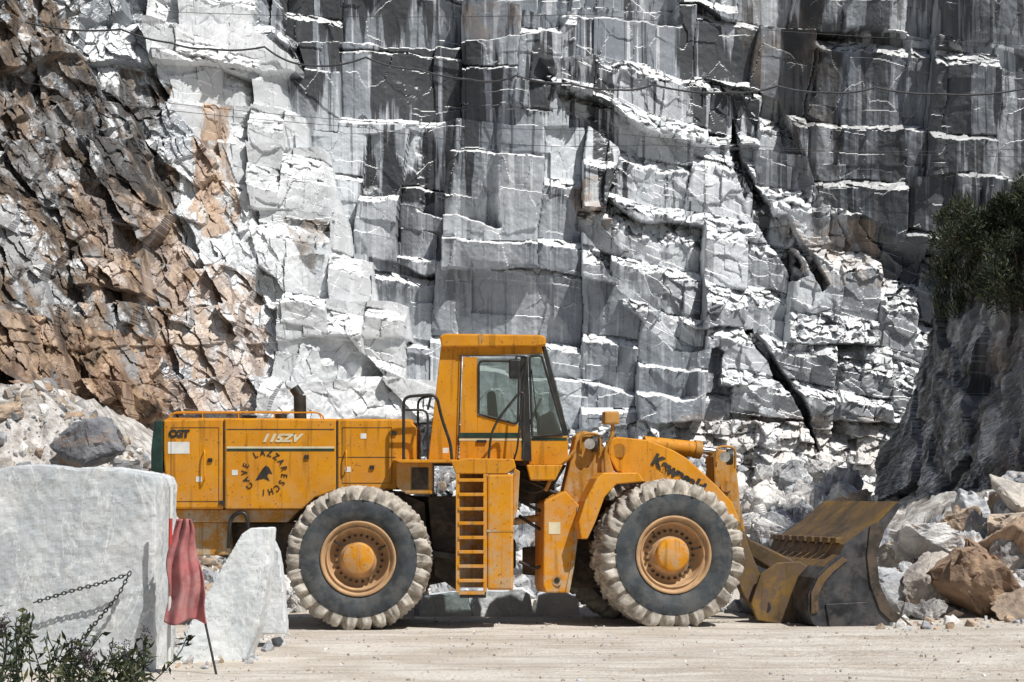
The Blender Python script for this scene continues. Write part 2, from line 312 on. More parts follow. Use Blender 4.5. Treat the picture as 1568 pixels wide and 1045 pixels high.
# ------------------------------------------------------------------ rubble
def hullproto(n,fine=False):
    bm=bmesh.new()
    for i in range(n):
        v=Vector((random.gauss(0,1),random.gauss(0,1),random.gauss(0,1))).normalized()
        c=random.uniform(.5,.75); v=Vector([max(-c,min(c,q))*1.45 for q in v]); bm.verts.new(v*random.uniform(.82,1.05))
    r=bmesh.ops.convex_hull(bm,input=bm.verts); bmesh.ops.delete(bm,geom=list({g for g in r['geom_interior']+r['geom_unused'] if isinstance(g,bmesh.types.BMVert)}),context='VERTS')
    if fine:
        bmesh.ops.bevel(bm,geom=list(bm.edges),offset=.03,segments=1,affect='EDGES',profile=.5)
        bmesh.ops.triangulate(bm,faces=bm.faces)
        for _ in range(2):
            bmesh.ops.subdivide_edges(bm,edges=[e for e in bm.edges if e.calc_length()>.14],cuts=2,use_grid_fill=True)
            bmesh.ops.triangulate(bm,faces=bm.faces)
        P=np.array([v.co[:] for v in bm.verts]); o=random.uniform(0,50)
        d=fbm(P[:,0]*2+P[:,2]*1.3+o,P[:,1]*2-P[:,2]*1.1+o,5,5)*.18; f2=facet(P[:,0]*2.5+P[:,2]*2+o,P[:,1]*2.5-P[:,2]*2,7,.14,.16)
        for v,q,e in zip(bm.verts,d,f2): v.co*=1+q+e
    bm.verts.index_update(); vs=np.array([v.co[:] for v in bm.verts]); fs=np.array([[v.index for v in f.verts] for f in bm.faces]); bm.free(); return vs,fs
protos=[hullproto(random.randint(12,30)) for _ in range(14)]; fprot=[hullproto(random.randint(12,24),True) for _ in range(9)]
def rubble(name,items):
    VV=[];FF=[];CC=[];n=0
    for it_ in items:
        p,s,c=it_[:3]; sq=it_[3] if len(it_)>3 else (1,random.uniform(.6,1),random.uniform(.45,.8))
        vs,fs=random.choice(fprot if s>.2 else protos); R=np.array(Euler((random.uniform(-.5,.5) if len(it_)>3 else random.uniform(0,6.3),random.uniform(-.5,.5) if len(it_)>3 else random.uniform(0,6.3),random.uniform(0,6.3))).to_matrix())
        v=(vs*np.array(sq))@R.T*s+np.array(p)
        VV.append(v);FF.append(fs+n);n+=len(v);CC.append(np.tile([*c,1.],(len(v),1)))
    VV=np.concatenate(VV);FF=np.concatenate(FF);CC=np.concatenate(CC)
    me=bpy.data.meshes.new(name); me.vertices.add(len(VV)); me.vertices.foreach_set('co',VV.astype(np.float32).ravel())
    me.loops.add(FF.size); me.loops.foreach_set('vertex_index',FF.astype(np.int32).ravel()); me.polygons.add(len(FF)); me.polygons.foreach_set('loop_start',(np.arange(len(FF))*3).astype(np.int32)); me.update(calc_edges=True)
    me.polygons.foreach_set('use_smooth',np.zeros(len(FF),bool))
    at=me.attributes.new('col','FLOAT_COLOR','POINT'); at.data.foreach_set('color',CC.astype(np.float32).ravel()); me.materials.append(M['rock'])
    o=bpy.data.objects.new(name,me); sc.collection.objects.link(o)
WH=[(.66,.66,.65),(.55,.57,.59),(.74,.73,.71),(.44,.46,.49)]; OR=[(.46,.36,.27),(.54,.45,.36),(.40,.29,.20)]; GRY=[(.22,.23,.24),(.33,.33,.33)]
def scatter(n,x0,x1,y0,y1,smin,smax,pal,pw=2.5,sink=.15):
    X=rng.uniform(x0,x1,n);Y=rng.uniform(y0,y1,n); Z=gh(X[None],Y[None])[0][0]
    out=[]
    for x,y,z in zip(X,Y,Z):
        s=smin+(smax-smin)*random.random()**pw; out.append(((x,y,z+s*sink),s,random.choice(pal)))
    return out
it=scatter(450,-5.5,6.3,39.6,41.5,.06,.38,WH*4+OR[:1])+scatter(200,-5.5,6.3,41,47,.1,.5,WH*4+OR[:1])
rubble("marble_rubble_berm",it)
rubble("rubble_mound",scatter(3500,-13,-5,39.5,47,.02,.17,WH+GRY*2+OR+[(.42,.37,.31)]*5,4,0)+scatter(40,-13,-6,41.5,47,.15,.34,GRY+OR,2,0))
it=scatter(900,5.9,11,38.2,47,.03,.25,WH*2+OR+GRY,3)+scatter(46,6.2,11,39.3,46,.35,.7,WH*2+OR+GRY,1)
it+=[((7.95,38.6,.6),.9,(.33,.225,.15),(1,.8,.65)),((7.2,38.9,.6),.6,(.46,.42,.38),(1,.8,.6)),((8.7,39.6,1.3),.75,(.44,.33,.24),(1,.8,.5)),((6.35,39.2,.4),.6,(.5,.52,.54),(.8,.8,.9)),((7.2,39.9,1.25),.6,(.66,.66,.65),(1,.8,.5)),((8.5,37.9,.2),.5,(.38,.30,.23),(1,.8,.6)),((5.95,38.8,.2),.42,(.48,.49,.51),(1,.8,.7)),((6.9,37.9,.1),.3,(.4,.4,.4),(1,.8,.7)),((9.1,40.8,2.0),.6,(.60,.56,.5),(1,.8,.6)),((6.7,40.7,.9),.55,(.6,.56,.5),(1,.7,.6))]
rubble("rubble_pile",it)
it=scatter(2500,-9,9,24.5,38.5,.005,.03,WH+OR[:2]+[(.5,.44,.37)]*4,3)+scatter(160,-5,-3.2,27,34,.02,.11,WH*2+OR[:1],3)+scatter(80,5.5,9,35,38,.02,.12,WH+OR,2)
rubble("pebbles",it)
rubble("boulder",[((-7.75,41.8,3.05),.62,(.23,.24,.26),(1,.8,.75))]); rubble("boulder",[((-7.0,41.3,2.45),.36,(.26,.26,.26),(1,.8,.6))])
it=[]
for i in range(420):
    x=rng.uniform(-2,9); y=rng.uniform(56,62.5); z=max(0,(y-57.5))*.55; s=.12+.6*random.random()**3; it.append(((x,y,z+s*.1),s,random.choice(WH*4+OR[:1])))
rubble("talus_rock",it)

# ------------------------------------------------------------------ shape helpers
class Fr:
    def __init__(s,ox,oy,yaw): s.o=(ox,oy); s.c=math.cos(yaw); s.s=math.sin(yaw); s.yaw=yaw
    def W(s,x,y,z): return Vector((s.o[0]+s.c*x-s.s*y,s.o[1]+s.s*x+s.c*y,z))
    def un(s,px,py,ly):
        a=(px-CX)/F; lx=(a*(s.o[1]+s.c*ly)-s.o[0]+s.s*ly)/(s.c-a*s.s); Yw=s.o[1]+s.s*lx+s.c*ly
        return lx,H+(HV-py)/F*Yw
    def P(s,px,py,ly): lx,z=s.un(px,py,ly); return s.W(lx,ly,z)
def root(name,loc):
    e=bpy.data.objects.new(name,None); sc.collection.objects.link(e); e.location=loc; return e
def adopt(o,par):
    if par: o.parent=par; o.matrix_parent_inverse=Matrix.Translation(-Vector(par.location))
def mkobj(name,verts,faces,mat,par=None,bevel=0,smooth=False):
    me=bpy.data.meshes.new(name); me.from_pydata([tuple(v) for v in verts],[],faces); me.update()
    bm=bmesh.new(); bm.from_mesh(me); bmesh.ops.recalc_face_normals(bm,faces=bm.faces); bm.to_mesh(me); bm.free()
    if smooth:
        for p in me.polygons: p.use_smooth=True
    o=bpy.data.objects.new(name,me); sc.collection.objects.link(o)
    for m in (mat if isinstance(mat,list) else [mat]): me.materials.append(m)
    if bevel:
        b=o.modifiers.new('b','BEVEL'); b.width=bevel; b.segments=2; b.limit_method='ANGLE'; b.angle_limit=.6
    adopt(o,par); return o
def prism(name,fr,pts,y0,y1,mat,par,bevel=.012):
    L=[fr.un(px,py,y0) for px,py in pts]; n=len(L)
    vs=[fr.W(x,y0,z) for x,z in L]+[fr.W(x,y1,z) for x,z in L]
    fs=[list(range(n)),list(range(2*n-1,n-1,-1))]+[[i,(i+1)%n,n+(i+1)%n,n+i] for i in range(n)]
    return mkobj(name,vs,fs,mat,par,bevel)
def rect(name,fr,a,b,c,d,y0,y1,mat,par,bevel=.012): return prism(name,fr,[(a,b),(c,b),(c,d),(a,d)],y0,y1,mat,par,bevel)
def tube(name,pts,r,mat,par=None,cyc=False,bez=False):
    cu=bpy.data.curves.new(name,'CURVE'); cu.dimensions='3D'; cu.bevel_depth=r; cu.bevel_resolution=3; cu.use_fill_caps=True
    s=cu.splines.new('POLY'); s.points.add(len(pts)-1)
    for i,p in enumerate(pts): s.points[i].co=(*p,1)
    s.use_cyclic_u=cyc; s.use_smooth=True
    cu.materials.append(mat); o=bpy.data.objects.new(name,cu); sc.collection.objects.link(o); adopt(o,par); return o
def rnd(pts,k=3,rr=.12):
    pts=[Vector(p) for p in pts]; out=[pts[0]]
    for a,b,c in zip(pts,pts[1:],pts[2:]):
        d1=min(rr,(a-b).length*.45); d2=min(rr,(c-b).length*.45); p=b+(a-b).normalized()*d1; q=b+(c-b).normalized()*d2
        for i in range(k+1):
            t=i/k; out.append(p*(1-t)**2+b*2*t*(1-t)+q*t*t)
    out.append(pts[-1]); return out
def cyl(name,p,q,r,mat,par=None,n=28,bevel=0,r2=None):
    p=Vector(p);q=Vector(q); d=(q-p); z=d.normalized(); x=z.orthogonal().normalized(); y=z.cross(x); r2=r if r2 is None else r2
    vs=[p+(x*math.cos(t)+y*math.sin(t))*r for t in [6.28318*i/n for i in range(n)]]+[q+(x*math.cos(t)+y*math.sin(t))*r2 for t in [6.28318*i/n for i in range(n)]]
    fs=[list(range(n)),list(range(2*n-1,n-1,-1))]+[[i,(i+1)%n,n+(i+1)%n,n+i] for i in range(n)]
    return mkobj(name,vs,fs,mat,par,bevel)
def text(name,s,fr,px,py,ly,h,mat,par,rot=0.,shear=0.,sx=1.,bold=.0,al='LEFT'):
    cu=bpy.data.curves.new(name,'FONT'); cu.body=s; cu.size=h*1.38; cu.extrude=.003; cu.shear=shear; cu.offset=bold; cu.align_x=al; cu.align_y='CENTER'
    cu.materials.append(mat); o=bpy.data.objects.new(name,cu); sc.collection.objects.link(o)
    o.matrix_world=Matrix.Translation(fr.P(px,py,ly))@Matrix.Rotation(fr.yaw,4,'Z')@Matrix.Rotation(math.pi/2,4,'X')@Matrix.Rotation(rot,4,'Z')@Matrix.Diagonal((sx,1,1,1))
    o.parent=par; o.matrix_parent_inverse=Matrix.Translation(-Vector(par.location)); return o
def lathe(name,prof,n,mats,par,mw,mod=None,midx=None):
    vs=[];fs=[]
    for i in range(n):
        th=6.283185*i/n
        for j,(y,r) in enumerate(prof):
            yy,rr=(y,r) if mod is None else mod(j,y,r,th)
            vs.append(mw@Vector((rr*math.cos(th),yy,rr*math.sin(th))))
    m=len(prof)
    for i in range(n):
        for j in range(m-1): fs.append([i*m+j,i*m+j+1,((i+1)%n)*m+j+1,((i+1)%n)*m+j])
    o=mkobj(name,vs,fs,mats,par,0,True)
    if midx:
        for k,p in enumerate(o.data.polygons): p.material_index=midx[k%(m-1)]
    return o
# ------------------------------------------------------------------ wheel loader
LD=root("wheel_loader",(0,36.7,0))
A=Fr(0,36.7,0.0); B=Fr(.35,36.7,math.radians(12))
def wheel(tag,fr,px,ly,R,near,seed):
    sgn=-1 if near else 1
    lx,_=fr.un(px,855,-1.6)
    c=fr.W(lx,ly,R-.02); mw=Matrix.Translation(c)@Matrix.Rotation(fr.yaw,4,'Z')@Matrix.Rotation(seed,4,'Y')@Matrix.Diagonal((1,-sgn,1,1))
    hw=.43
    half=[(-.78,.50,0),(-.90,.545,0),(-.97,.62,0),(-1.0,.70,0),(-.99,.76,0),(-.965,.80,0),(-.95,.822,.0),(-.95,.835,.75),(-.945,.86,1),(-.93,.90,1),(-.89,.935,1),(-.82,.955,1),(-.7,.963,1),(-.5,.968,1),(-.25,.97,1),(-.06,.97,1)]
    full=half+[(-y,r,l) for y,r,l in half[::-1]]
    prof=[(y*hw,r*R) for y,r,l in full]; nl=26
    def mod(j,y,r,th):
        l=full[j][2]; f=full[j][0]
        if l==0: return y,r
        ph=nl*th/6.283185+(.5 if f>0 else 0)+.9*(1-abs(f))+.06*math.sin(th*5); t=abs((ph%1)-.5)*2
        k=1-min(1,max(0,(t-.56)/.18)); k=k*l
        wob=.014*math.sin(th*37+f*9)+.010*math.sin(th*91+j)+.008*math.sin(th*11)
        sh=max(0,min(1,(abs(f)-.75)/.15))
        return y+math.copysign(.06,f)*sh*(k-.35)+wob*.6, r+(.045*R*k-.045*R*(1-k)*l)+wob
    mi=[0 if (full[j][2]==0 and full[j+1][2]==0) else 1 for j in range(len(full)-1)]
    lathe("tyre_"+tag,prof,nl*12,[M['side'],M['tread']],LD,mw,mod,mi)
    r=R*.5
    rp=[(-.335,r*1.0),(-.385,r*1.06),(-.40,r*1.05),(-.395,r*.99),(-.36,r*.955),(-.33,r*.95),(-.32,r*.90),(-.345,r*.89),(-.34,r*.86),(-.27,r*.83),(-.16,r*.80),(-.14,r*.70),(-.15,r*.60),(-.17,r*.55),(-.24,r*.50),(-.26,r*.44)]
    lathe("rim_"+tag,rp,64,[M['rimd']],LD,mw)
    lathe("hub_"+tag,[(-.25,r*.46),(-.33,r*.45),(-.36,r*.43),(-.37,r*.40),(-.375,r*.0001)],40,[M['yel']],LD,mw)
    vs=[];fs=[]
    for i in range(24):
        t=6.283*i/24; cx,cz=r*.65*math.cos(t),r*.65*math.sin(t); b=len(vs)
        for yy in(-.13,-.195):
            for q in range(6): vs.append(mw@Vector((cx+.024*math.cos(q*1.047),yy,cz+.024*math.sin(q*1.047))))
        fs+= [[b+6+q for q in range(6)]]+[[b+q,b+(q+1)%6,b+6+(q+1)%6,b+6+q] for q in range(6)]
    mkobj("wheel_bolts_"+tag,vs,fs,M['grime'],LD)
    for t0 in (.55,2.6):
        pp=[mw@Vector((r*.84*math.cos(t0),-.30,r*.84*math.sin(t0))),mw@Vector((r*.62*math.cos(t0),-.26,r*.62*math.sin(t0)))]
        tube("valve_"+tag,pp,.016,M['blk'],LD)
    cyl("axle_"+tag,mw@Vector((0,-.12,0)),mw@Vector((0,1.2,0)),.22,M['grime'],LD)
    lathe("rim_inner_"+tag,[(-.16,r*.80),(.38,r*.95),(.38,r*1.04)],48,[M['grime']],LD,mw)
wheel("rear_near",A,548,-1.17,1.105,True,.1); wheel("rear_far",A,548,1.17,1.105,False,.6)
wheel("front_near",B,1033,-1.17,1.155,True,.3); wheel("front_far",B,1033,1.17,1.155,False,.9)
Y_=M['yel'];D_=M['yel2'];K=M['blk'];Gm=M['grime'];Wb=M['yelb']
HN=-1.05
prism("hood_rear",A,[(250,643),(342,641),(342,780),(268,780),(256,770),(250,700)],HN,1.05,Y_,LD,.03)
prism("hood_middle",A,[(344,641),(515,643),(515,751),(482,762),(462,780),(344,780)],HN,1.05,Y_,LD,.02)
prism("hood_front",A,[(517,643),(628,643),(637,655),(637,706),(612,706),(606,750),(517,750)],HN,1.05,Y_,LD,.02)
prism("hood_top",A,[(246,646),(258,640),(630,642),(634,648)],-.98,.98,Y_,LD,.015)
prism("radiator_guard",A,[(236,645),(249,643),(249,725),(231,722),(231,690)],-1.08,1.08,M['green'],LD,.02)
for a,b,c,d in((262,655,335,768),(524,655,600,740)):
    tube("panel_seam",[A.P(a,b,HN-.001),A.P(c,b,HN-.001),A.P(c,d,HN-.001),A.P(a,d,HN-.001)],.006,M['grime'],LD,True)
for x in(343,516): rect("panel_gap",A,x-.7,644,x+.7,752 if x>400 else 778,HN-.004,HN+.1,Gm,LD,0)
rect("panel_seam_horizontal",A,518,700,606,701,HN-.004,HN+.02,Gm,LD,0)
rect("stripe_cream",A,347,684,512,687,HN-.004,HN+.01,M['cream'],LD,0); rect("stripe_green",A,347,687.4,512,691,HN-.005,HN+.01,M['green'],LD,0)
rect("stripe_top",A,347,657,512,658.5,HN-.004,HN+.01,Gm,LD,0)
rect("label_white",A,257,677,290,695,HN-.004,HN+.01,M['white'],LD,0)
for (x,y) in((300,730),(355,720),(552,664),(528,715),(678,686)): rect("decal",A,x,y,x+9,y+8,HN-.005,HN+.01,M['white'],LD,0)
for (x,y) in((335,770),(547,765),(318,705),(466,700),(600,664),(566,716)): rect("hood_latch",A,x,y-3,x+7,y+3,HN-.025,HN,K,LD,.004)
tube("hood_handle",rnd([A.P(313,690,HN),A.P(313,690,HN-.08),A.P(313,735,HN-.08),A.P(313,735,HN)]),.012,Y_,LD)
tube("hood_handle_middle",rnd([A.P(530,690,HN),A.P(530,690,HN-.08),A.P(530,720,HN-.08),A.P(530,720,HN)]),.012,Y_,LD)
text("model_text","115ZV",A,400,671.5,HN-.007,.12,M['cream'],LD,0,.35,1.3,.009)
text("decal_cgt","CGT",A,258,665,HN-.006,.11,K,LD,0,.1,1.0,.012)
for i,ch in enumerate("CAVE LAZZARESCHI"):
    t=math.radians(222-i*21); r=30
    text("owner_letter_%d"%i,ch,A,405+r*math.cos(t),724-r*math.sin(t),HN-.006,.10,K,LD,t-math.pi/2,0,.85,.002,'CENTER')
prism("horse_emblem",A,[(391,736),(397,726),(402,718),(407,713),(412,716),(417,726),(412,725),(409,729),(413,737),(404,733)],HN-.006,HN+.01,K,LD,0)
tube("hood_rail",rnd([A.P(258,641,-.8),A.P(262,633,-.8),A.P(490,632,-.8),A.P(496,641,-.8)]),.012,Y_,LD)
tube("hood_rail_far",rnd([A.P(262,641,.8),A.P(266,631,.8),A.P(488,631,.8),A.P(492,641,.8)]),.012,Y_,LD)
for x in(310,365,420): tube("hood_rail_post",[A.P(x,641,-.8),A.P(x,633,-.8)],.012,Y_,LD)
cyl("exhaust_pipe",A.P(460,645,.1),A.P(459,606,.1),.10,K,LD); cyl("exhaust_tip",A.P(459,607,.1),A.P(450,594,.1),.085,K,LD)
cyl("air_precleaner",A.P(430,645,.1),A.P(430,634,.1),.10,K,LD)
prism("rear_counterweight",A,[(262,780),(460,780),(440,800),(300,800),(278,800)],-.95,.95,D_,LD,.02)
prism("rear_frame",A,[(285,800),(350,800),(355,850),(300,852)],-.75,.75,D_,LD,.02)
tube("rear_hoop",rnd([A.P(350,840,-1.0),A.P(352,790,-1.0),A.P(378,782,-1.0),A.P(382,830,-1.0)],4,.2),.03,K,LD)
prism("chassis_rear",A,[(300,800),(470,800),(620,760),(700,760),(790,830),(790,870),(690,890),(640,900),(430,880),(330,850)],-.45,.45,Gm,LD,.03)
prism("wheel_arch_dark",A,[(470,780),(500,756),(606,752),(650,770),(655,850),(640,800),(560,770)],-.9,.9,Gm,LD,.01)
prism("side_box",A,[(607,708),(662,708),(662,757),(622,757),(607,745)],-1.25,-.3,D_,LD,.02)
rect("side_box_recess",A,630,716,656,750,-1.256,-1.2,Gm,LD,0)
prism("fender_rear",A,[(600,704),(700,704),(700,709),(612,709)],-1.45,-.3,Y_,LD,.01)
prism("ladder_head",A,[(690,706),(716,702),(787,703),(790,716),(776,726),(698,726)],-1.5,-.5,Y_,LD,.015)
rect("fuel_tank",A,746,726,786,904,-1.5,-.55,Y_,LD,.035)
rect("tank_band",A,745,812,787,815,-1.506,-1.3,D_,LD,.002)
prism("tank_front_flange",A,[(786,716),(796,722),(793,780),(786,800)],-1.35,-.6,D_,LD,.01)
rect("ladder_back",A,700,726,746,900,-1.12,-1.06,D_,LD,.005)
for x in(698,740): rect("ladder_stile",A,x,726,x+5.5,906,-1.5,-1.38,Y_,LD,.006)
for y in(733,755,777,799,821,843,865,887,906): rect("ladder_rung",A,702,y,742,y+5,-1.52,-1.2,Y_,LD,.005)
rect("ladder_bottom_step",A,704,908,744,916,-1.5,-1.2,K,LD,.005)
prism("underbody",A,[(655,760),(700,760),(700,905),(665,880)],-.9,-.3,Gm,LD,.02)
prism("brake_strap",A,[(652,842),(700,848),(700,858),(658,852)],-1.0,-.9,K,LD,.01)
CN=-.95
prism("cab_roof",A,[(673,515),(682,511),(828,513),(836,517),(836,529),(820,531),(676,532)],-1.05,1.05,Y_,LD,.025)
prism("roof_visor",A,[(732,513),(740,511),(742,519),(734,531)],-1.058,-1.0,D_,LD,.003)
for tg,y0,y1 in(("near",CN,CN+.07),("far",.88,.95)):
    prism("cab_rear_panel_"+tg,A,[(675,531),(708,531),(702,704),(656,704)],y0,y1,Y_,LD,.008)
    prism("cab_lintel_"+tg,A,[(708,531),(832,530),(834,541),(708,546)],y0,y1,Y_,LD,.006)
    prism("door_stile_"+tg,A,[(709,547),(731,547),(731,704),(703,704)],y0-.03 if tg=="near" else y0,y1,Y_,LD,.006)
    prism("door_bottom_"+tg,A,[(731,636),(796,652),(800,706),(731,704)],y0-.03 if tg=="near" else y0,y1,Y_,LD,.006)
    prism("door_pillar_"+tg,A,[(797,546),(808,546),(814,706),(800,706),(796,650)],y0-.01,y1,K,LD,.004)
    prism("front_pillar_"+tg,A,[(829,531),(836,531),(871,667),(864,668)],y0,y1,K,LD,.004)
    prism("cab_lower_front_"+tg,A,[(812,671),(869,668),(870,703),(858,712),(810,712)],y0,y1,Y_,LD,.01)
    prism("door_glass_"+tg,A,[(731,549),(797,549),(796,652),(731,636)],y0+.02,y0+.03,M['glass'],LD,0)
    prism("front_side_glass_"+tg,A,[(808,543),(830,541),(866,668),(813,671)],y0+.02,y0+.03,M['glass'],LD,0)
tube("door_window_seal",rnd([A.P(733,634,CN-.035),A.P(733,553,CN-.035),A.P(795,553,CN-.035),A.P(793,650,CN-.035),A.P(733,634,CN-.035)],4,.08),.018,K,LD)
tube("front_window_seal",rnd([A.P(811,546,CN-.01),A.P(829,544,CN-.01),A.P(864,665,CN-.01),A.P(815,669,CN-.01),A.P(811,546,CN-.01)],4,.05),.02,K,LD)
prism("windshield",A,[(836,531),(838,531),(872,667),(870,667)],CN+.08,.87,M['glass'],LD,0)
prism("cab_floor",A,[(656,700),(858,708),(858,714),(656,712)],CN+.07,.88,Gm,LD,.005)
prism("cab_back_lower",A,[(662,640),(668,640),(664,702),(658,702)],CN+.07,.88,Y_,LD,.005)
prism("cab_front_lower",A,[(862,669),(868,669),(868,704),(862,704)],CN+.07,.88,Y_,LD,.005)
rect("cab_stripe_green",A,703,663,797,671,CN-.034,CN,M['green'],LD,0); rect("cab_stripe_green_front",A,814,670.5,868,675,CN-.004,CN+.01,M['green'],LD,0)
rect("cab_stripe_cream",A,703,672,799,675,CN-.034,CN,M['cream'],LD,0)
rect("door_handle",A,730,674,745,678,CN-.06,CN-.03,K,LD,.004)
tube("door_seam",[A.P(701,545,CN-.031),A.P(797,545,CN-.031)],.008,K,LD); tube("door_seam_rear",[A.P(706,545,CN-.031),A.P(701,704,CN-.031)],.008,K,LD)
prism("operator_seat",A,[(745,600),(758,598),(764,650),(796,655),(796,680),(748,680)],-.3,.3,M['seat'],LD,.05)
prism("dashboard",A,[(822,640),(846,628),(862,668),(862,700),(826,700)],-.5,.5,M['seat'],LD,.04)
tube("steering_column",[A.P(832,660,0),A.P(820,632,0)],.04,K,LD)
tube("steering_wheel",[A.P(819,631,0)+Vector((.09*math.cos(t),.22*math.sin(t),.2*math.cos(t))) for t in [i*.3927 for i in range(16)]],.02,K,LD,True)
rect("cab_mirror",A,779,550,797,580,CN-.32,CN-.26,K,LD,.03)
tube("mirror_arm",rnd([A.P(806,552,CN-.02),A.P(806,546,CN-.28),A.P(790,545,CN-.3),A.P(789,556,CN-.3)]),.014,K,LD)
def hoop(name,pts,ly,r=.02): tube(name,rnd([A.P(x,y,ly) for x,y in pts],4,.12),r,K,LD)
hoop("handrail_rear",[(618,706),(618,608),(668,604),(676,640),(690,680),(692,704)],-1.3,.024)
hoop("handrail_rear_mid",[(618,628),(655,628),(655,704)],-1.3,.02)
hoop("handrail_inner",[(655,628),(660,606)],-1.3,.02)
hoop("handrail_door",[(748,704),(752,664),(764,640),(796,600),(803,604),(800,704)],-1.35,.02)
hoop("handrail_front",[(806,548),(800,600),(792,690),(786,706)],-1.2,.016)
hoop("handrail_far",[(640,706),(640,610),(668,606)],1.2,.02)
hoop("wiper",[(814,566),(822,640)],CN-.04,.009)
prism("articulation_block",A,[(790,712),(868,712),(850,742),(846,770),(800,772),(790,760)],-.55,.55,Gm,LD,.03)
prism("front_step_plate",A,[(806,712),(862,712),(850,736),(812,736)],-1.2,-.7,Y_,LD,.02)
for i,(a,b) in enumerate((((790,745),(850,735)),((792,765),(845,790)),((795,790),(835,815)),((795,860),(850,850)),((790,730),(860,760)),((800,720),(838,745)))):
    tube("hydraulic_hose_%d"%i,rnd([A.P(a[0],a[1],-.7),A.P((a[0]+b[0])/2,a[1]+14,-.8),A.P(b[0],b[1],-.7)],4,.3),.025,K,LD)
cyl("steering_cylinder",A.P(780,800,-.62),A.P(835,792,-.62),.06,D_,LD)
prism("hinge_plate",A,[(800,840),(850,836),(850,885),(800,880)],-.4,.4,Gm,LD,.02)
# front frame
fp=[(833,770),(840,765),(866,752),(889,776),(886,815),(879,870),(872,908),(836,908),(832,896)]
prism("front_frame_panel",B,fp,-1.0,-.35,Y_,LD,.02); prism("front_frame_far",B,fp,.35,1.0,D_,LD,.02)
prism("front_frame_edge",B,[(884,776),(889,776),(886,815),(879,870),(872,908),(866,908),(874,868),(880,815)],-1.02,-.95,D_,LD,.004)
cyl("lifting_eye",B.P(853,889,-1.02),B.P(853,889,-.99),.085,D_,LD); cyl("lifting_eye_hole",B.P(853,889,-1.03),B.P(853,889,-.99),.045,K,LD)
rect("frame_decal",B,840,800,858,818,-1.005,-.99,M['cream'],LD,0)
tp=[(862,756),(874,705),(882,668),(893,660),(912,664),(930,690),(945,735),(915,760),(889,778)]
prism("loader_tower",B,tp,-.85,-.6,D_,LD,.02); prism("loader_tower_far",B,tp,.6,.85,D_,LD,.02)
prism("front_chassis",B,[(845,790),(900,760),(1010,780),(1100,830),(1110,890),(960,900),(870,900)],-.4,.4,Gm,LD,.03)
prism("front_fender",B,[(886,800),(896,768),(914,733),(924,724),(978,724),(988,738),(944,742),(926,762),(912,800),(900,826),(890,826)],-1.3,-.7,Y_,LD,.02)
boomA=[(932,676),(945,669),(992,674),(1032,690),(1052,702),(1098,744),(1122,770),(1134,800),(1096,800),(1066,766),(1000,744),(945,722),(932,700)]
boomB=[(1096,799),(1134,799),(1152,850),(1175,905),(1186,938),(1165,946),(1140,915),(1112,850)]
for tg,s0,s1 in(("near",-.82,-.62),("far",.62,.82)):
    prism("boom_arm_"+tg,B,boomA,s0,s1,Y_,LD,.02); prism("boom_arm_lower_"+tg,B,boomB,s0,s1,Wb,LD,.02)
cyl("boom_pivot",B.P(948,690,-.84),B.P(948,690,-.6),.11,D_,LD)
text("maker_text","Kawasaki",B,1000,703,-.83,.19,K,LD,math.radians(-30),0,1.0,.014)
cyl("tilt_cylinder",B.P(985,680,0),B.P(1070,689,0),.13,Y_,LD,bevel=.01); cyl("tilt_cylinder_gland",B.P(1062,688,0),B.P(1073,689.5,0),.15,D_,LD,bevel=.01)
cyl("tilt_rod",B.P(1070,689,0),B.P(1110,694,0),.065,M['chrome'],LD)
prism("bell_crank",B,[(1092,700),(1103,688),(1124,694),(1130,730),(1134,770),(1142,815),(1130,822),(1112,790),(1094,745)],-.22,.22,D_,LD,.03)
cyl("crank_pin",B.P(1112,745,-.7),B.P(1112,745,.7),.09,D_,LD)
for tg,p in (("rear",(905,680)),("front",(1112,700))):
    ly=-.9 if tg=="rear" else -.75
    cyl("work_lamp_"+tg,B.P(p[0],p[1],ly),B.P(p[0]+10,p[1],ly-.02),.13,K,LD,bevel=.02); cyl("work_lamp_lens_"+tg,B.P(p[0]-2,p[1],ly-.13),B.P(p[0]-2,p[1],ly-.10),.085,M['lens'],LD)
    tube("work_lamp_guard_"+tg,rnd([B.P(p[0]-16,p[1]+16,ly),B.P(p[0]-16,p[1]-16,ly),B.P(p[0]+14,p[1]-16,ly),B.P(p[0]+14,p[1]+18,ly)]),.02,D_,LD)
rect("mirror_front",B,926,630,949,650,-1.05,-.85,D_,LD,.03)
tube("mirror_front_post",rnd([B.P(938,650,-.95),B.P(938,668,-.95),B.P(926,690,-.95),B.P(928,724,-.95)]),.03,D_,LD)
tube("mirror_front_hose",rnd([B.P(880,690,-.9),B.P(872,700,-.9),B.P(850,720,-.9),B.P(835,752,-.9)]),.03,D_,LD)
cyl("lift_cylinder_near",B.P(905,840,-.5),B.P(1010,810,-.5),.11,D_,LD); cyl("lift_rod_near",B.P(1010,810,-.5),B.P(1125,800,-.5),.06,M['chrome'],LD)
cyl("bucket_pin",B.P(1172,930,-.95),B.P(1172,930,.95),.14,Wb,LD,bevel=.02); cyl("bucket_pin_cap",B.P(1172,930,-.98),B.P(1172,930,-.95),.09,Gm,LD)
prism("quick_link",B,[(1128,800),(1150,826),(1215,858),(1222,880),(1180,872),(1128,840)],-.2,.2,Wb,LD,.03)
for s in(-.95,-.5,.5,.95):
    prism("bucket_hinge_bracket",B,[(1165,880),(1190,862),(1225,860),(1258,880),(1262,962),(1205,958),(1160,950),(1150,925)],s-.04,s+.04,Wb,LD,.015)
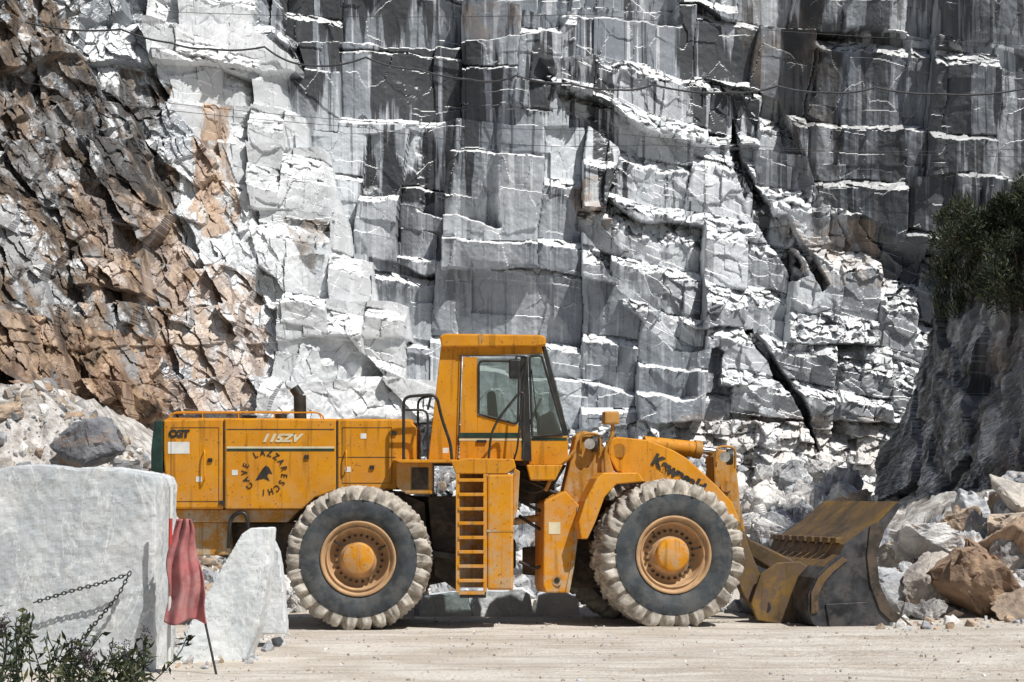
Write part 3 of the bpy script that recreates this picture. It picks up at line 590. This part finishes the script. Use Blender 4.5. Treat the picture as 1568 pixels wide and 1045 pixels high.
# bucket
prof=[(1412,973),(1262,967),(1244,956),(1236,935),(1236,910),(1246,885),(1262,868),(1285,850),(1292,834),(1332,806),(1376,768)]
Lp=[B.un(px,py,-1.72) for px,py in prof]
def shell(name,L,y0,y1,th,mat):
    vs=[];n=len(L); inn=[]
    for i,(x,z) in enumerate(L):
        a=L[max(0,i-1)];b=L[min(n-1,i+1)]; dx,dz=b[0]-a[0],b[1]-a[1]; l=math.hypot(dx,dz); inn.append((x+dz/l*th,z-dx/l*th))
    ns=13
    for k in range(ns):
        y=y0+(y1-y0)*k/(ns-1)
        for (x,z) in L: vs.append(B.W(x,y,z))
        for (x,z) in inn: vs.append(B.W(x,y,z))
    fs=[]; m=2*n
    for k in range(ns-1):
        a=k*m;b=a+m
        for i in range(n-1): fs.append([a+i,a+i+1,b+i+1,b+i]); fs.append([a+n+i,b+n+i,b+n+i+1,a+n+i+1])
        fs.append([a,b,b+n,a+n]); fs.append([a+n-1,a+2*n-1,b+2*n-1,b+n-1])
    for a in(0,(ns-1)*m):
        for i in range(n-1): fs.append([a+i,a+n+i,a+n+i+1,a+i+1])
    return mkobj(name,vs,fs,mat,LD)
shell("bucket_floor",Lp[:7],-1.7,1.7,.04,M['steel']); shell("bucket_back",Lp[6:],-1.7,1.7,.04,Wb)
def plate(name,pts,s0,s1,mat,bev=.008):
    L=[B.un(x,y,-1.72) for x,y in pts]; n=len(L)
    vs=[B.W(x,s0,z) for x,z in L]+[B.W(x,s1,z) for x,z in L]
    mkobj(name,vs,[list(range(n)),list(range(2*n-1,n-1,-1))]+[[i,(i+1)%n,n+(i+1)%n,n+i] for i in range(n)],mat,LD,bev)
for tg,s in(("near",-1.76),("far",1.70)):
    plate("bucket_side_"+tg,prof[:-2]+[(1330,806),(1345,800),(1374,770),(1380,772),(1352,815),(1340,850),(1345,895),(1362,930)],s,s+.06,M['steel'])
plate("bucket_side_edge",[(1330,806),(1345,800),(1352,815),(1340,850),(1345,895),(1362,930),(1412,973),(1385,973),(1345,935),(1330,895),(1325,850)],-1.79,-1.762,M['grime'])
plate("bucket_wear_plate",[(1262,925),(1325,922),(1352,962),(1268,962)],-1.79,-1.762,M['steel'])
plate("bucket_heel_rim",[(1240,940),(1240,908),(1250,886),(1266,870),(1288,853),(1296,858),(1274,876),(1260,892),(1251,912),(1251,938)],-1.79,-1.762,Wb)
for k in range(9):
    y=-1.5+k*.375; L1=B.un(1296,828,-1.72)
    c=[B.W(L1[0]+a,y+b,L1[1]+d) for a in(-.10,.03) for b in(0,.26) for d in(-.05,.04)]
    mkobj("guard_pad",c,[[0,1,3,2],[4,6,7,5],[0,4,5,1],[2,3,7,6],[0,2,6,4],[1,5,7,3]],Wb,LD,.01)

# ------------------------------------------------------------------ foreground marble blocks
def stone(name,Yn,pts,depth,vox=.045,amp=.05,skew=0.,mat=None):
    f=Fr(0,Yn,math.radians(skew)); o=prism(name,f,pts,0,depth,mat or M['block'],None,0)
    r=o.modifiers.new('r','REMESH'); r.mode='VOXEL'; r.voxel_size=vox
    for sz,am in((.7,amp),(.10,amp*.35)):
        t=bpy.data.textures.new(name+"_t",'CLOUDS'); t.noise_scale=sz; t.noise_depth=3
        d=o.modifiers.new('d','DISPLACE'); d.texture=t; d.strength=am; d.texture_coords='GLOBAL'
    return o
stone("marble_block",27,[(-90,1060),(-80,730),(20,714),(60,712),(110,717),(150,714),(190,720),(234,729),(239,742),(234,1058)],1.9,.03,.07,1)
stone("marble_block",28.6,[(264,1012),(300,940),(330,885),(370,820),(382,810),(412,808),(410,870),(396,960),(376,1014),(320,1018)],.9,.025,.06,0,M['block2'])
stone("marble_block",31,[(392,972),(402,880),(408,812),(426,846),(434,905),(438,970)],.5,.025,.05,0,M['block2'])
for (pp,dd_) in (([(640,952),(646,914),(700,908),(716,904),(722,952)],1.0),([(726,952),(728,906),(800,902),(812,912),(816,952)],1.3),([(820,952),(824,912),(858,904),(884,916),(890,952)],.8),([(560,950),(566,926),(610,916),(632,926),(634,950)],.8)):
    stone("marble_slab",39.0,pp,dd_,.03,.06,0,M['block2'])
# cloth, poles, chain
cl=Fr(0,26.55,0)
nu,nv_=30,50; vs=[];fs=[]
outl=[(0,270,290),(.12,263,298),(.3,259,302),(.5,257,308),(.72,256,316),(1,254,316)]
for j in range(nv_):
    t=j/(nv_-1); xa=np.interp(t,[o[0] for o in outl],[o[1] for o in outl]); xb=np.interp(t,[o[0] for o in outl],[o[2] for o in outl])
    for i in range(nu):
        s=i/(nu-1); ly=.06*math.sin(s*7+t*3.2)*(.3+t)+.03*math.sin(s*17+t*7+math.sin(t*4))+.04*math.sin(t*9+s*5)
        vs.append(cl.P(xa+(xb-xa)*s+2.5*math.sin(t*11+s*2),795+t*(158+5*math.sin(s*7)),ly))
for j in range(nv_-1):
    for i in range(nu-1): a=j*nu+i; fs.append([a,a+1,a+nu+1,a+nu])
clo=mkobj("red_cloth",vs,fs,M['red'],None,0,True)
so_=clo.modifiers.new('s','SOLIDIFY'); so_.thickness=.012
pr=root("ranging_pole",(-4,26.5,0)); p0=cl.P(262,746,.05); p1=cl.P(258,1035,.05)
for i in range(6):
    a=p0.lerp(p1,i/6); b=p0.lerp(p1,(i+1)/6); cyl("segment_%d"%i,a,b,.022,M['white'] if i%2==0 or i>2 else M['redp'],pr,12)
tube("steel_rod",[cl.P(313,948,0),cl.P(334,1046,-.2)],.014,M['blk'])
cf=Fr(0,26.75,0); vs=[];fs=[]
pth=[cf.P(55,922,0),cf.P(110,905,0),cf.P(160,892,0),cf.P(198,879,0),cf.P(182,910,0),cf.P(150,950,0),cf.P(120,985,0),cf.P(98,1015,0)]
acc=[]
for a,b in zip(pth,pth[1:]):
    n=max(1,int((b-a).length/.045)); acc+=[(a.lerp(b,i/n),(b-a).normalized()) for i in range(n)]
for k,(p,d) in enumerate(acc):
    z=Vector((0,-1,0)) if k%2 else Vector((0,-1,0)).cross(d).normalized(); y=z.cross(d).normalized(); b0=len(vs)
    for i in range(10):
        t=i*.6283
        for q in range(5):
            u=q*1.2566; rr_=1+.28*math.cos(u)
            vs.append(p+d*(.032*math.cos(t)*rr_)+y*(.018*math.sin(t)*(1+.45*math.cos(u)))+z*(.008*math.sin(u)))
    for i in range(10):
        for q in range(5): fs.append([b0+i*5+q,b0+((i+1)%10)*5+q,b0+((i+1)%10)*5+(q+1)%5,b0+i*5+(q+1)%5])
mkobj("steel_chain",vs,fs,M['steel'])

# ------------------------------------------------------------------ vegetation
def leafmesh(name,items,mats):
    vs=[];fs=[];mi=[]
    for p,d,L,Wd,m in items:
        d=d.normalized(); s=d.cross(Vector((random.gauss(0,1),random.gauss(0,1),random.gauss(0,1)))).normalized(); n=d.cross(s); b=len(vs)
        vs+=[p,p+d*L*.45+s*Wd*.5+n*L*.06,p+d*L-n*L*.12,p+d*L*.45-s*Wd*.5+n*L*.06]
        fs+=[[b,b+1,b+2],[b,b+2,b+3]]; mi+=[m]*2
    me=bpy.data.meshes.new(name); me.from_pydata([tuple(v) for v in vs],[],fs)
    for m in mats: me.materials.append(m)
    me.polygons.foreach_set('material_index',mi); o=bpy.data.objects.new(name,me); sc.collection.objects.link(o); return o
def rv(): return Vector((random.gauss(0,1),random.gauss(0,1),random.gauss(0,1)))
def shrub(name,c,rad,n,L,clumps=24):
    e=root(name,c); it=[]; cs=[Vector(c)+Vector((random.uniform(-1,1)*rad[0],random.uniform(-1,1)*rad[1],random.uniform(-.8,.8)*rad[2])) for _ in range(clumps)]
    for k,q in enumerate(cs):
        cr=random.uniform(.25,.5)*min(rad)
        for _ in range(n//clumps):
            v=rv().normalized()*cr*random.random()**.4; it.append((q+v,v+Vector((0,0,.5*cr))+rv()*.1,L*random.uniform(.6,1.3),L*.3,0 if random.random()<.3 else 1))
    o=leafmesh("foliage",it,[M['leaf'],M['leafd']]); adopt(o,e)
    for k,q in enumerate(cs):
        base=Vector(c)-Vector((0,0,rad[2]*.9))+rv()*.1; tube("branch_%d"%k,[base,base.lerp(q,.5)+rv()*.08,q],.018,M['bark'],e)
shrub("bush",(12.0,55.8,8.6),(1.4,1.3,.7),15000,.12,46)
shrub("bush",(13.4,54.5,9.0),(1.3,1.5,.8),11000,.12,38)
shrub("bush",(12.2,54.0,7.3),(1.0,1.0,.9),11000,.11,34)
it=[]
for k in range(80):
    y=random.uniform(51,58.8); z=random.uniform(6.6,9.3); c=Vector((8.75+.27*z+(59-y)*.25+random.uniform(-.1,.3),y-.1,z))
    for _ in range(55): it.append((c+rv()*.12,rv()*.5+Vector((-.2,0,1)),random.uniform(.15,.4),.025,random.randint(0,1)))
leafmesh("grass_tuft",it,[M['leaf'],M['leafd']])
pl=root("wild_plant",(-4.8,24.2,0)); it=[];fl=[]
for k in range(60):
    x=random.uniform(-5.6,-3.8); y=random.uniform(23.6,24.8); h=random.uniform(.25,.62)+max(0,(-4.6-x))*.4
    b=Vector((x,y,-.02)); lean=Vector((random.gauss(.1,.22),random.gauss(0,.15),1)); pts=[b+lean*h*t+Vector((.08*math.sin(t*3+k),0,0)) for t in(0,.25,.5,.75,1)]
    tube("stem_%d"%k,pts,.006,M['leafd'],pl)
    for j in range(15):
        t=random.uniform(.1,1); p=b+lean*h*t+Vector((.08*math.sin(t*3+k),0,0)); it.append((p,rv()+Vector((0,0,.3)),random.uniform(.09,.17),random.uniform(.03,.055),random.randint(0,1)))
    if k%4==0:
        tip=pts[-1]
        for j in range(70): q=tip+Vector((random.gauss(0,.03),random.gauss(0,.03),random.uniform(-.05,.14))); fl.append((q,rv(),.03,.015,0))
adopt(leafmesh("leaves",it,[M['leafd'],M['leaf']]),pl); adopt(leafmesh("flower_heads",fl,[M['flow']]),pl)

# ------------------------------------------------------------------ cables
def cable(name,pts,Yc,r,sag):
    P=[Vector(((x-CX)/F*Yc,Yc,H+(HV-y)/F*Yc)) for x,y in pts]; out=[]
    for a,b,s in zip(P,P[1:],sag):
        for i in range(12): t=i/12; q=a.lerp(b,t); q.z-=s*4*t*(1-t); out.append(q)
    out.append(P[-1]); tube(name,out,r,M['cable'])
cable("power_cable",[(-300,-60),(30,32),(185,45),(262,66),(320,75),(405,72),(470,100),(560,88),(640,106),(720,122),(790,116),(872,128),(950,138),(1000,130),(1120,142),(1190,132),(1270,142),(1340,134),(1440,144),(1568,136),(1900,150)],56,.024,[.15,.12,.05,.05,.06,.1,.1,.08,.05,.1,.06,.05,.05,.08,.06,.05,.06,.06,.08,.1])
cable("thin_wire",[(-300,88),(560,196),(1000,222),(1900,205)],57,.007,[.2,.2,.3])
cable("thin_wire",[(250,18),(900,22),(1900,75)],57,.007,[.1,.2])
cable("thin_wire",[(-100,100),(350,168),(900,200),(1700,240)],55,.006,[.1,.1,.2])
